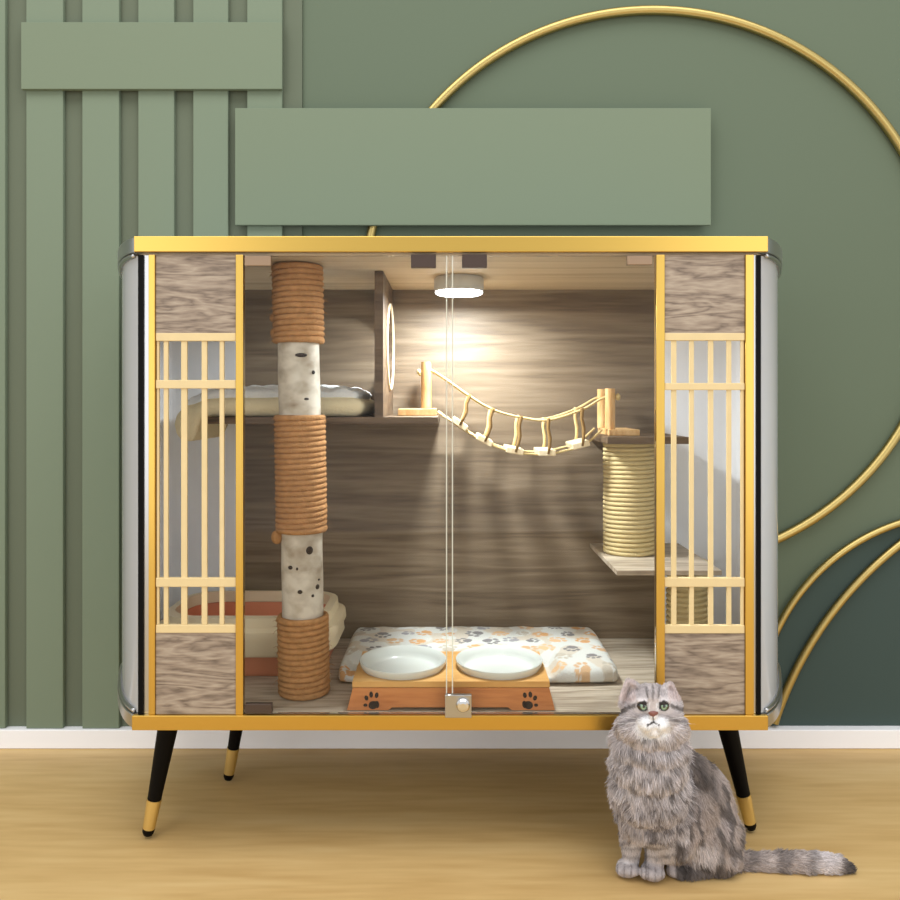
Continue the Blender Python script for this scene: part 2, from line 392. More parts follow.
# legs
def leg(top, foot, r0=.0205, r1=.0098):
    top, foot = Vector(top), Vector(foot)
    d = foot-top; at = lambda t: top+d*t; rad = lambda t: r0+(r1-r0)*t
    L = smooth_angle(MB().tube([at(0), at(.74)], [rad(0), rad(.74)], 24).build('leg', M_black, cab), 50)
    smooth_angle(MB().tube([at(.70), at(.935)], [rad(.70)+.0012, rad(.935)+.0012], 24).build('leg_sleeve', M_palegold, L), 50)['label'] = 'gold sleeve near the foot'
    smooth_angle(MB().tube([at(.93), at(.965), at(.99), at(1)], [rad(.93)+.001, rad(.96)+.001, rad(1)*.85, .004], 20).build('foot_cap', M_black, L), 50)
ZL = ZB0-.0003
def foot(u, v):
    Y = CAM_H*FPX/(v-HOR); return Vector(((u-450)*Y/FPX, Y, .0045))
f = foot(147.5, 838); leg((X(171, 1.53), 1.53, ZL), f)
f = foot(751.5, 832); leg((X(723.5, 1.54), 1.54, ZL), f)
f = foot(228, 782); leg((X(246, 1.75), 1.75, ZL), f, .0185)
f = foot(672, 782); leg((X(654, 1.75), 1.75, ZL), f, .0185)
# shelf, partition and the two small boards on the back wall
ZS = Z(417, 1.62)
MB().box(X(207, 1.62), X(438, 1.62), 1.62, YBK-.0003, ZS-.0145, ZS).build('shelf', M_oakd, cab, bevel=.001)
# partition with a round hole
px0, px1 = X(374.5, 1.62), X(383, 1.62)
m = MB(); cy, cz, hr = 1.80, Z(347, 1.80), .092; n = 64
Yp0, Yp1, Zp0, Zp1 = 1.622, YBK-.0003, ZS+.0002, ZC-.0003
inner = [(cy+hr*math.cos(2*PI*i/n), cz+hr*math.sin(2*PI*i/n)) for i in range(n)]
def to_rect(a):
    c, s = math.cos(a), math.sin(a); best = 1e9
    for lim, q in ((Yp1-cy, c), (Yp0-cy, c), (Zp1-cz, s), (Zp0-cz, s)):
        if abs(q) > 1e-6 and lim/q > 0: best = min(best, lim/q)
    return (cy+c*best, cz+s*best)
angs = [2*PI*i/n for i in range(n)]
corners = [math.atan2(zc-cz, yc-cy) % (2*PI) for yc in (Yp0, Yp1) for zc in (Zp0, Zp1)]
for ca in corners:                     # snap the nearest sample to each corner so the outline stays square
    j = min(range(n), key=lambda i: abs((angs[i]-ca+PI) % (2*PI)-PI)); angs[j] = ca
inner = [(cy+hr*math.cos(a), cz+hr*math.sin(a)) for a in angs]; outer = [to_rect(a) for a in angs]
loops = [[(px0, y, z) for y, z in outer], [(px1, y, z) for y, z in outer], [(px1, y, z) for y, z in inner], [(px0, y, z) for y, z in inner]]
part_o = m.rings(loops, closed=True).build('partition', M_oakd, cab); part_o['label'] = 'upright partition board with a round hole'
# pale rim of the hole
rim = [(px1+.0012, cy+(hr+.004)*math.cos(2*PI*i/48), cz+(hr+.004)*math.sin(2*PI*i/48)) for i in range(48)]
MB().tube(rim, .0035, 8, True).build('hole_trim', M_cream, part_o, smooth=True)['label'] = 'pale rim round the hole'
YD = 1.68
ZD1 = Z(437, YD); ZD0 = .505
MB().box(.334, X(689, YD), YD, YBK-.0003, ZD1-.015, ZD1).build('shelf', M_oakd, cab, bevel=.001)
MB().box(.337, X(722, 1.60), 1.60, YBK-.0003, ZD0-.010, ZD0).build('shelf', M_oakf, cab, bevel=.001)

# ------------------------------------------------------------------ things inside the cabinet
# tall scratching post
YPST = 1.553
pb, pt = Vector((X(304.2, YPST), YPST, ZF+.0006)), Vector((X(297.5, YPST), YPST, ZC-.0006))
post = thing('scratching_post', 'tall birch log post wrapped with three bands of brown sisal rope', 'scratching post', pb)
ax = lambda z: pb+(pt-pb)*((z-pb.z)/(pt.z-pb.z))
m = MB()
loops = []
for i in range(60):
    z = pb.z+(pt.z-pb.z)*i/59; c = ax(z)
    loops.append([c+Vector((math.cos(2*PI*k/40), math.sin(2*PI*k/40), 0))*(.0405+.0012*noise.noise((math.cos(2*PI*k/40)*1.5, math.sin(2*PI*k/40)*1.5, z*14))) for k in range(40)])
m.rings(loops).build('trunk', M_bark, post, smooth=True)
def wrap(v0, v1, name='rope_wrap', c_at=ax, R=.0448, tr=.0060, pitch=.0106, mt=M_rope, par=post, zlo=None, zhi=None, wob=.0012, fray=110):
    za = Z(v1, YPST-.05)+tr if zlo is None else zlo; zb = Z(v0, YPST-.05)-tr if zhi is None else zhi
    turns = max(1, round((zb-za)/pitch)); n = (turns+2)*36; P = []
    for i in range(n+1):
        a = 2*PI*i/36-PI/2; z = za+(zb-za)*min(1, max(0, (i-36)/(n-72))); c = c_at(z)
        r = R+wob*noise.noise((a*.35, z*30, 3.1))
        P.append((c.x+r*math.cos(a), c.y+r*math.sin(a), z))
    m = MB().tube(P, tr, 7)
    for _ in range(fray):                                   # loose fibres
        p = Vector(P[random.randrange(len(P))]); c = c_at(p.z); o_ = Vector((p.x-c.x, p.y-c.y, 0)).normalized()
        q = p+o_*tr*.9; d_ = (o_*random.uniform(.3, 1)+Vector((random.uniform(-.8, .8), random.uniform(-.8, .8), random.uniform(-.9, .6)))).normalized()
        L_ = random.uniform(.004, .013)
        if not ZF+.016 < q.z < ZC-.016: continue
        m.tube([q, q+d_*L_*.5, q+d_*L_+Vector((0, 0, -.2*L_))], [.0005, .0004, .0002], 4)
    return m.build(name, mt, par, smooth=True)
wrap(0, 342, zhi=ZC-.0072); wrap(415, 536); wrap(621, 0, zlo=ZF+.0068)
def knot(u, v, rx, rz, side=None):
    if side is None:
        Yq = YPST-.0405; p = px(u, v, Yq); c = ax(p.z)
        dx = p.x-c.x; p.y = c.y-math.sqrt(max(0, .0405**2-dx*dx)); d = (p-c); d.z = 0; d.normalize()
        q = d.to_track_quat('Y', 'Z')
        MB().ball(p, (rx, .0022, rz), 14, q).build('bark_knot', M_print, post, smooth=True)
    else:
        p = px(u, v, YPST-.015); MB().ball(p, (rx, rx, rz), 14).build('branch_stub', M_rope if side == 'r' else M_print, post, smooth=True)
for a in ((301, 355, .012, .004), (306, 399, .005, .0025), (312, 372, .004, .004), (309, 551, .007, .008), (290, 568, .005, .004), (297, 569, .002, .003), (300, 592, .005, .004), (316, 589, .005, .005), (312, 597, .003, .003), (317, 582, .003, .002)): knot(*a)
knot(273.5, 318, .008, .008, 'r'); knot(274, 333, .007, .010, 'r'); knot(277, 537, .011, .014, 'r'); knot(279, 620, .006, .006, 'r')

# plush cushion on the shelf, its left end hanging over the shelf end
xe = X(207, 1.62)
cush = thing('cat_cushion', 'cream cushion with fluffy white top on the upper left shelf', 'cushion', (X(285, 1.75), 1.755, ZS+.0006))
def cushion_mesh(top, bot, inset, name, mt, amp, sd):
    x0, x1, y0, y1 = -.590+inset, px0-.006-inset, 1.632+inset, 1.880-inset
    nx, ny = 90, 44; m = MB(); g = {}
    for s in (0, 1):
        for i in range(nx+1):
            for j in range(ny+1):
                a, b = 2*i/nx-1, 2*j/ny-1
                # square -> rounded rectangle
                x = a*math.sqrt(max(0, 1-.18*b*b)) if True else a; y = b*math.sqrt(max(0, 1-.10*a*a))
                X_, Y_ = (x0+x1)/2+(x1-x0)/2*x, (y0+y1)/2+(y1-y0)/2*y
                e = max(0, 1-max(abs(a), abs(b))**5)**.5
                hang = max(0, min(1, (xe-.012-X_)/.03)); hang = hang*hang*(3-2*hang)
                zt = top-.020*max(0, (xe+.05-X_)/.16)**1.5*(1 if X_ < xe+.05 else 0)
                zb = bot-hang*.052
                mid = (zb+.012) if e < 1 else zb
                zmid = zb+(zt-zb)*.42
                if s: z = zmid+(zt-zmid)*e+amp*e*noise.noise((X_*38, Y_*38, sd))
                else: z = zmid+(zb-zmid)*min(1, e*1.6)
                key = (i, j, s if 0 < i < nx and 0 < j < ny else 0)
                if key not in g: g[key] = m.bm.verts.new((X_, Y_, z))
    K = lambda i, j, s: g[(i, j, s if 0 < i < nx and 0 < j < ny else 0)]
    for s in (0, 1):
        for i in range(nx):
            for j in range(ny):
                q = [K(i, j, s), K(i+1, j, s), K(i+1, j+1, s), K(i, j+1, s)]
                if len(set(q)) == 4: m.bm.faces.new(q if s else q[::-1])
    return m.build(name, mt, cush, smooth=True)
cushion_mesh(ZS+.048, ZS+.0008, 0, 'cushion_body', M_cush, .002, 1.7)
cushion_mesh(ZS+.064, ZS+.030, .014, 'plush_top', M_fluff, .007, 4.2)['label'] = 'fluffy white top'

# rope bridge from the shelf to the small board
YR0, YR1 = 1.755, 1.845
br = thing('rope_bridge', 'hanging rope bridge with small wooden planks and posts under the lamp', 'bridge', (X(520, 1.8), 1.80, ZS))
MB().box(X(398, 1.735), X(436, 1.735), 1.735, 1.868, ZS+.0004, ZS+.0155).build('base_block', M_pine, br, bevel=.001)
MB().box(X(603.5, 1.735)+.012, X(640, 1.735), 1.735, 1.868, ZD1+.0004, ZD1+.0135).build('base_block', M_pine, br, bevel=.001)
for Y in (YR0, YR1):
    xl = X(425.8, YR0); xr = X(610, YR0)
    smooth_angle(MB().cyl((xl, Y, ZS+.0155), (xl, Y, Z(362, YR0)), .0105, n=20).build('post', M_pine, br), 50)
    smooth_angle(MB().cyl((xr, Y, ZD1+.0135), (xr, Y, Z(388.5, YR0)), .0115, n=20).build('post', M_pine, br), 50)
    ctrl = [(425.8, 369), (433, 371), (447, 380), (469.5, 396), (492.8, 409.5), (521, 417.5), (548.5, 420), (582, 409.6), (600, 399.5), (610, 396)]
    P = [px(u, v, YR0) for u, v in ctrl]
    for p in P: p.y = Y
    # smooth the hand-rail
    Q = []
    for i in range(len(P)-1):
        a, b, c_, d = P[max(i-1, 0)], P[i], P[i+1], P[min(i+2, len(P)-1)]
        for t in np.linspace(0, 1, 6, endpoint=False):
            Q.append(.5*((2*b)+(c_-a)*t+(2*a-5*b+4*c_-d)*t*t+(3*b-a-3*c_+d)*t**3))
    Q.append(P[-1])
    MB().tube(Q, .0028, 8).build('hand_rope', M_cord, br, smooth=True)
    # knots on the outer side of the posts
    MB().ball((xr+.0165, Y-.004, Z(397, YR0)), (.006, .006, .008), 12).build('rope_knot', M_cord, br, smooth=True)
    MB().ball((xl-.0150, Y-.004, Z(372, YR0)), (.005, .005, .007), 12).build('rope_knot', M_cord, br, smooth=True)
    # lower rope under the planks
    low = [(437.5, 412), (459, 426.5), (484, 442.5), (514.5, 453), (547, 455), (581, 447), (591, 440), (602, 429.5)]
    P = [px(u, v, YR0) for u, v in low]
    for p in P: p.y = Y
    MB().tube(P, .0026, 8).build('deck_rope', M_cord, br, smooth=True)
    tops = [3, 4, 5, 6, 7]; planks = [(459, 425), (484, 441.5), (514.5, 452), (547, 454), (581, 446)]
    for ti, (u, v) in zip(tops, planks):
        a = px(*ctrl[ti], YR0); b = px(u+1, v, YR0); a.y = Y; b.y = Y-.006 if Y == YR0 else Y+.006
        mid = (a+b)/2+Vector((.0035, 0, -.002)); q1 = a*.75+b*.25+Vector((-.001, 0, 0)); q3 = a*.25+b*.75+Vector((.003, 0, 0))
        MB().tube([a+Vector((0, 0, .004)), a, q1, mid, q3, b], [.0038, .0048, .0036, .0042, .0036, .003], 8).build('hanger', M_cordd if Y == YR0 else M_cord, br, smooth=True)
for (u, v), sl in zip([(459, 425), (484, 441.5), (514.5, 452), (547, 454), (581, 446)], (-.62, -.50, -.18, .0, .24)):
    c = px(u, v, YR0); c.y = 1.80
    o = MB().box(c.x-.0195, c.x+.0195, 1.748, 1.852, c.z-.004, c.z+.0095)
    bmesh.ops.rotate(o.bm, verts=o.bm.verts, cent=c, matrix=Matrix.Rotation(-sl, 3, 'Y'))
    o.build('plank', M_plank, br, bevel=.002)

# rope drum between the two small boards
YQ = 1.790; xq = X(629.5, YQ); Rq = 26.3*YQ/FPX
drum = thing('scratching_drum', 'short drum wrapped in pale sisal rope between two small boards', 'scratching drum', (xq, YQ, ZD0))
smooth_angle(MB().cyl((xq, YQ, ZD0+.0004), (xq, YQ, ZD1-.0154), Rq-.005, n=48).build('core', M_sisal, drum), 50)
wrap(0, 0, 'rope_wrap', lambda z: Vector((xq, YQ, z)), Rq-.0045, .0048, .0098, M_sisal, drum, ZD0+.0056, ZD1-.0206, .0004, 0)
# pale rope post under the lower board, seen through the right lattice
YQ2 = 1.76; xq2 = X(687.5, YQ2); R2 = 21*YQ2/FPX
d2 = thing('scratching_post', 'pale sisal post low behind the right lattice screen', 'scratching post', (xq2, YQ2, ZF))
smooth_angle(MB().cyl((xq2, YQ2, ZF+.0006), (xq2, YQ2, ZD0-.0105), R2-.005, n=40).build('core', M_sisal, d2), 50)
wrap(0, 0, 'rope_wrap', lambda z: Vector((xq2, YQ2, z)), R2-.0045, .0048, .0125, M_sisal, d2, ZF+.0066, ZD0-.0162, .0003, 0)

# puck lamp on the ceiling
xl, yl = X(459, 1.71), 1.71
lamp = thing('puck_lamp', 'round white puck light shining under the cabinet ceiling', 'lamp', (xl, yl, ZC))
smooth_angle(MB().lathe([(.050, -.0005), (.0535, -.006), (.0535, -.028), (.051, -.0315), (.040, -.032)], (xl, yl, ZC), 48).build('housing', M_grey, lamp), 40)
smooth_angle(MB().lathe([(.0505, -.0322), (.0505, -.0345), (.047, -.037), (.03, -.0385), (.002, -.039)], (xl, yl, ZC), 48).build('diffuser', M_led, lamp), 40)
ld = bpy.data.lights.new('puck_lamp_light', 'AREA'); ld.shape = 'DISK'; ld.size = .08; ld.energy = 7.2; ld.color = (.90, .97, 1)
lo = bpy.data.objects.new('puck_lamp_light', ld); COL.objects.link(lo); lo.location = (xl, yl, ZC-.042)

# litter tray
lx0, lx1, ly0, ly1 = -.625, -.237, 1.615, 1.885
tray = thing('litter_tray', 'peach litter tray with a tall cream collar behind the post', 'litter tray', ((lx0+lx1)/2, (ly0+ly1)/2, ZF))
def rrect(cx, cy, hx, hy, r, z, n=10, wave=0):
    P = []
    for q, (sx, sy) in enumerate(((1, 1), (-1, 1), (-1, -1), (1, -1))):
        for i in range(n+1):
            a = PI/2*(q+i/n)
            P.append((cx+sx*(hx-r)+r*math.cos(a), cy+sy*(hy-r)+r*math.sin(a), z+wave*math.sin(3*a)))
    return P
cx, cy_ = (lx0+lx1)/2, (ly0+ly1)/2; hx, hy = (lx1-lx0)/2, (ly1-ly0)/2
L_ = [(hx-.032, hy-.030, .055, ZF+.0006), (hx-.026, hy-.024, .06, ZF+.010), (hx-.016, hy-.014, .07, ZF+.064), (hx-.026, hy-.022, .07, ZF+.066), (hx-.030, hy-.026, .07, ZF+.100),
      (hx-.033, hy-.029, .068, ZF+.100), (hx-.042, hy-.038, .06, ZF+.012), (hx-.050, hy-.046, .05, ZF+.008)]
smooth_angle(MB().rings([rrect(cx, cy_, a, b, r, z) for a, b, r, z in L_]).build('tray_base', M_peach, tray), 50)
L_ = [(hx-.010, hy-.008, .07, ZF+.046), (hx-.004, hy-.003, .075, ZF+.052), (hx-.006, hy-.005, .075, ZF+.070), (hx, hy, .08, ZF+.080), (hx-.002, hy-.001, .08, ZF+.098),
      (hx-.016, hy-.013, .075, ZF+.104), (hx-.018, hy-.015, .075, ZF+.124), (hx-.034, hy-.030, .07, ZF+.126), (hx-.034, hy-.030, .07, ZF+.1015), (hx-.024, hy-.020, .07, ZF+.1015), (hx-.0135, hy-.0115, .07, ZF+.066)]
smooth_angle(MB().rings([rrect(cx, cy_, a, b, r, z) for a, b, r, z in L_], closed=True).build('tray_collar', M_cream, tray), 50)['label'] = 'cream collar'

# printed mat
mx0, mx1, my0, my1 = -.230, .345, 1.588, 1.893
def paw(x, y, cxp, cyp, s, rot):
    dx, dy = (x-cxp)/s, (y-cyp)/s; c, t = math.cos(rot), math.sin(rot); dx, dy = c*dx+t*dy, -t*dx+c*dy
    if (dx/.55)**2+((dy+.25)/.42)**2 < 1: return True
    for ox, oy in ((-.62, .25), (-.24, .62), (.24, .62), (.62, .25)):
        if ((dx-ox)/.2)**2+((dy-oy)/.26)**2 < 1: return True
    return False
paws = []
pc = [lin(214, 164, 112), lin(208, 172, 134), lin(158, 156, 160), lin(134, 130, 130), lin(220, 182, 140), lin(192, 182, 166)]
for i in range(11):
    for j in range(6):
        paws.append((mx0+.02+(i+.5*(j % 2))*.053+RNG.uniform(-.008, .008), my0+.018+j*.052+RNG.uniform(-.008, .008), RNG.uniform(.019, .027), RNG.uniform(0, 6.3), pc[RNG.integers(len(pc))]))
nx, ny = 230, 120; bm = bmesh.new(); lay = bm.verts.layers.float_color.new('print'); rows = {}
for s in (0, 1):
    for i in range(nx+1):
        for j in range(ny+1):
            edge = i in (0, nx) or j in (0, ny)
            if s and edge: continue
            a, b = 2*i/nx-1, 2*j/ny-1
            sx, sy = a*math.sqrt(1-.045*b**8), b*math.sqrt(1-.10*a**8)
            x, y = (mx0+mx1)/2+(mx1-mx0)/2*sx, (my0+my1)/2+(my1-my0)/2*sy
            h = .038+.0026*noise.noise((x*26, y*26, 0))
            if abs(x) < .225 and y < 1.70:
                k_ = min(1, (.225-abs(x))/.02, (1.70-y)/.035); h = h+(.0175-h)*k_
            e = max(0, 1-max(abs(a)**24, abs(b)**14))**.5
            zb = ZF+.0008; zm = zb+.012
            z = zm if edge else (zm+(zb+h-zm)*e if s else zm+(zb-zm)*e)
            v = bm.verts.new((x, y, z)); rows[(i, j, s)] = v
            col = lin(214, 214, 208) if noise.noise((x*22+5, y*22, 2)) < .12 else lin(208, 198, 182)
            for q in paws:
                if abs(x-q[0]) < .032 and abs(y-q[1]) < .032 and paw(x, y, *q[:4]): col = q[4]; break
            v[lay] = col
G = lambda i, j, s: rows.get((i, j, s)) or rows[(i, j, 0)]
for s in (0, 1):
    for i in range(nx):
        for j in range(ny):
            q = [G(i, j, s), G(i+1, j, s), G(i+1, j+1, s), G(i, j+1, s)]
            try: bm.faces.new(q if s else q[::-1])
            except ValueError: pass
mm = MB(); mm.bm.free(); mm.bm = bm
o = mm.build('pet_mat', attr_mat('mat_print', 'print', .9, .5, 170), smooth=True)
tag(o, 'white plush mat with orange and grey paw prints on the cabinet floor', 'mat')

# feeding stand
ZST = ZF+.050
st = thing('feeding_stand', 'low wooden double feeding stand with paw prints on its front', 'feeding stand', (0, 1.55, ZF))
xa, xb, ta, tb = X(347, 1.463), X(555, 1.463), X(353, 1.476), X(549, 1.476)
def slant(p, Y0=1.463, Y1=1.473):
    t = (p[1]-ZF)/(ZST-ZF); return Y0+(Y1-Y0)*t
zn = ZF+.0055
out = [(xa, ZF+.0006), (X(388, 1.463), ZF+.0006), (X(392, 1.463), zn), (X(508, 1.463), zn), (X(512, 1.463), ZF+.0006), (xb, ZF+.0006), (tb, ZST-.0115), (ta, ZST-.0115)]
m = MB()
m.rings([[(p[0], slant(p), p[1]) for p in out], [(p[0], slant(p)+.010, p[1]) for p in out]])
fp = m.build('front_board', M_stand, st)
tbm = MB(); BY_, BR_ = 1.560, .0800
bxs = (X(403, BY_), X(499, BY_))
xm_ = (bxs[0]+bxs[1])/2
for bx_, xl_, xr_ in ((bxs[0], ta-.001, xm_), (bxs[1], xm_, tb+.001)):      # each half: a square ring with a round hole
    yl_, yr_ = 1.4735, 1.650; N_ = 72
    an = [2*PI*i/N_ for i in range(N_)]
    for ca in [math.atan2(yy-BY_, xx-bx_) % (2*PI) for xx in (xl_, xr_) for yy in (yl_, yr_)]:
        j = min(range(N_), key=lambda i: abs((an[i]-ca+PI) % (2*PI)-PI)); an[j] = ca
    def edge_(a):
        c_, s_ = math.cos(a), math.sin(a); best = 9
        for lim, q in ((xr_-bx_, c_), (xl_-bx_, c_), (yr_-BY_, s_), (yl_-BY_, s_)):
            if abs(q) > 1e-6 and lim/q > 0: best = min(best, lim/q)
        return bx_+c_*best, BY_+s_*best
    oo = [edge_(a) for a in an]; ii = [(bx_+BR_*math.cos(a), BY_+BR_*math.sin(a)) for a in an]
    zl_, zh_ = ZST-.011, ZST
    tbm.rings([[(x, y, zl_) for x, y in oo], [(x, y, zh_) for x, y in oo], [(x, y, zh_) for x, y in ii], [(x, y, zl_) for x, y in ii]], closed=True)
tbm.build('top_board', M_standtop, st)
for xs, xt in ((xa, ta), (xb-.009, tb-.009)):
    o = MB(); o.rings([[(xs, 1.474, ZF+.0006), (xs+.009, 1.474, ZF+.0006), (xt+.009, 1.487, ZST-.0115), (xt, 1.487, ZST-.0115)],
                       [(xs, 1.580, ZF+.0006), (xs+.009, 1.580, ZF+.0006), (xt+.009, 1.580, ZST-.0115), (xt, 1.580, ZST-.0115)]]).build('side_board', M_stand, st)
for sg, (u, v), rot in ((1, (372, 701), -.12), (-1, (529.5, 701), .12)):
    m = MB()
    def disc(du, dv, ru, rv, tilt):
        P = []
        for i in range(20):
            a = 2*PI*i/20; qx, qz = ru*math.cos(a), rv*math.sin(a)
            uu = u+sg*du+qx*math.cos(tilt)-qz*math.sin(tilt); vv = v-dv+(-(qx*math.sin(tilt)+qz*math.cos(tilt)))
            p = px(uu, vv, 1.467); p.z = max(p.z, ZF+.0012); P.append((p.x, slant((p.x, p.z))-.0001, p.z))
        m.rings([P, [(a_, b_-.0005, c_) for a_, b_, c_ in P]])
    disc(1.2, -3.6, 4.6, 3.8, .1*sg); disc(5.0, -3.0, 2.4, 3.4, .2)
    disc(-5.6, 3.0, 1.9, 2.5, .5*sg); disc(-.9, 6.2, 1.9, 2.9, .1); disc(4.6, 5.6, 1.9, 2.6, -.2*sg); disc(-6.4, -3.6, 2.1, 1.5, 0)
    m.build('paw_print', M_print, fp)

# bowls
def make_bowl(c):
    b = thing('pet_bowl', 'white ceramic bowl on the left half of the wooden feeding stand', 'bowl', c, 'bowls on the feeding stand')
    prof = [(.010, -.028), (.062, -.028), (.066, -.026), (.0785, -.002), (.0835, .0060), (.0855, .0130), (.0848, .0150), (.0820, .0142), (.0770, .0030), (.0735, -.0030), (.0690, -.0060), (.0655, -.0072), (.010, -.0072)]
    smooth_angle(MB().lathe(prof, c, 64).build('bowl_body', M_ceramic, b), 55)
    return b
bw = make_bowl(Vector((X(403, 1.560), 1.560, ZST)))
b2 = copy_tree(bw); b2.location = (X(499, 1.560), 1.560, ZST); b2['label'] = 'white ceramic bowl on the right half of the wooden feeding stand'
#CAT#

# ------------------------------------------------------------------ the cat
CX, CY = X(680, 1.43), 1.43
kitty = thing('cat', 'fluffy grey tabby cat sitting in front of the cabinet and looking up', 'cat', (CX, CY, 0))
m = MB()
def el(u, v, Y, rx, ry, rz, tilt=0):
    """ellipsoid: centre as a point of the place, rx/rz given at that depth's scale, ry in metres"""
    from mathutils import Euler
    s_ = Y/FPX; m.ball(px(u, v, Y), (rx*s_, ry, rz*s_), 28, Euler((0, math.radians(tilt), 0)))
def limb(pts):
    for (a, ra), (b, rb) in zip(pts[:-1], pts[1:]):
        n = max(3, int((b-a).length/.006))
        for i in range(n+1):
            t = i/n; m.ball(a.lerp(b, t), ra+(rb-ra)*t, 16)
def J(u, v, Y, r): return (px(u, v, Y), r*Y/FPX)
# trunk
el(649, 762, 1.385, 36, .060, 30); el(649, 790, 1.395, 36, .060, 36); el(651, 815, 1.405, 31, .050, 30)
el(668, 815, 1.425, 34, .060, 46); el(690, 812, 1.445, 34, .055, 46, -14)
el(706, 808, 1.455, 27, .050, 50, -14); el(708, 836, 1.452, 33, .055, 34); el(695, 775, 1.445, 15, .035, 24, -28)
# haunch and hind foot
el(703, 836, 1.43, 30, .042, 34, 8); el(716, 852, 1.435, 24, .040, 21)
el(692, 868, 1.418, 22, .020, 7); el(676, 870, 1.412, 10, .016, 6.5)
# front legs and paws
limb([J(633, 800, 1.40, 17), J(632, 828, 1.41, 11.5), J(631, 856, 1.418, 8.2), J(630, 866, 1.418, 8)])
limb([J(660, 800, 1.392, 19), J(658, 830, 1.400, 12.5), J(655, 857, 1.408, 9.6), J(654, 867, 1.408, 9)])
el(627, 868.5, 1.412, 10.5, .020, 7); el(621, 870, 1.406, 5, .010, 5); el(628, 871, 1.398, 4.6, .010, 5); el(634.5, 870.5, 1.400, 4.6, .010, 5)
el(652.5, 871, 1.402, 11.5, .022, 7.5); el(645, 873, 1.392, 5.4, .011, 5.4); el(652, 874, 1.388, 5.2, .011, 5.4); el(659.5, 873, 1.391, 5.2, .011, 5.4)
# tail on the floor
limb([J(728, 861, 1.450, 11), J(752, 863, 1.438, 9), J(785, 862, 1.432, 9), J(815, 862.5, 1.428, 9.8), J(836, 864, 1.424, 8), J(850, 868, 1.420, 4)])
# neck, head, cheeks, muzzle
el(650, 744, 1.380, 36, .055, 22); el(651, 728, 1.368, 34, .050, 18)
el(652, 713, 1.362, 29.5, .046, 25); el(652, 704, 1.358, 25, .042, 18)
el(634, 726, 1.352, 16, .030, 14); el(671, 726, 1.352, 16, .030, 14)
el(646.5, 723.5, 1.318, 8.5, .015, 7); el(660, 723.5, 1.318, 8.5, .015, 7); el(653, 730, 1.322, 9, .014, 6)
limb([J(653, 697, 1.324, 7), J(653.3, 707, 1.315, 5.8), J(653.3, 715, 1.308, 4.4)])
el(643, 701.5, 1.324, 8, .010, 3.5, 14); el(663.5, 701.5, 1.324, 8, .010, 3.5, -14)
# ears: hollow wedges
def ear(tip, l, r, Yb):
    T, A, B = px(*tip, Yb+.006), px(*l, Yb), px(*r, Yb)
    C = (A+B)/2+Vector((0, .030, 0)); n = 14
    for i in range(n+1):
        t = i/n; w_ = (1-t**1.7); mid = ((A+B)/2).lerp(T, t)
        a, b, c_ = mid+(A-(A+B)/2)*w_, mid+(B-(A+B)/2)*w_, mid+(C-(A+B)/2)*w_; r_ = .0046-.0012*t
        for q in np.linspace(0, 1, 9): m.ball(a*(1-q)**2+c_*2*q*(1-q)+b*q*q, r_, 10)
ear((627.5, 681.5), (621.5, 706), (643.5, 692), 1.352)
ear((671, 684), (661, 693), (679.5, 707), 1.352)
body = m.build('body', M_black, kitty)
rm = body.modifiers.new('fuse', 'REMESH'); rm.mode = 'VOXEL'; rm.voxel_size = .0026
sm = body.modifiers.new('soft', 'SMOOTH'); sm.factor = .5; sm.iterations = 5
bpy.context.view_layer.update()
dg = bpy.context.evaluated_depsgraph_get()
me2 = bpy.data.meshes.new_from_object(body.evaluated_get(dg)); body.modifiers.clear(); body.data = me2
nv = len(me2.vertices); co = np.empty(nv*3); me2.vertices.foreach_get('co', co); co = co.reshape(-1, 3)
org = np.array([CX, CY, 0]); wz = co[:, 2].copy()
co[:, 2] = np.where(wz < .0006, .0006, wz); me2.vertices.foreach_set('co', co.ravel()); me2.update()
me2.polygons.foreach_set('use_smooth', [True]*len(me2.polygons))

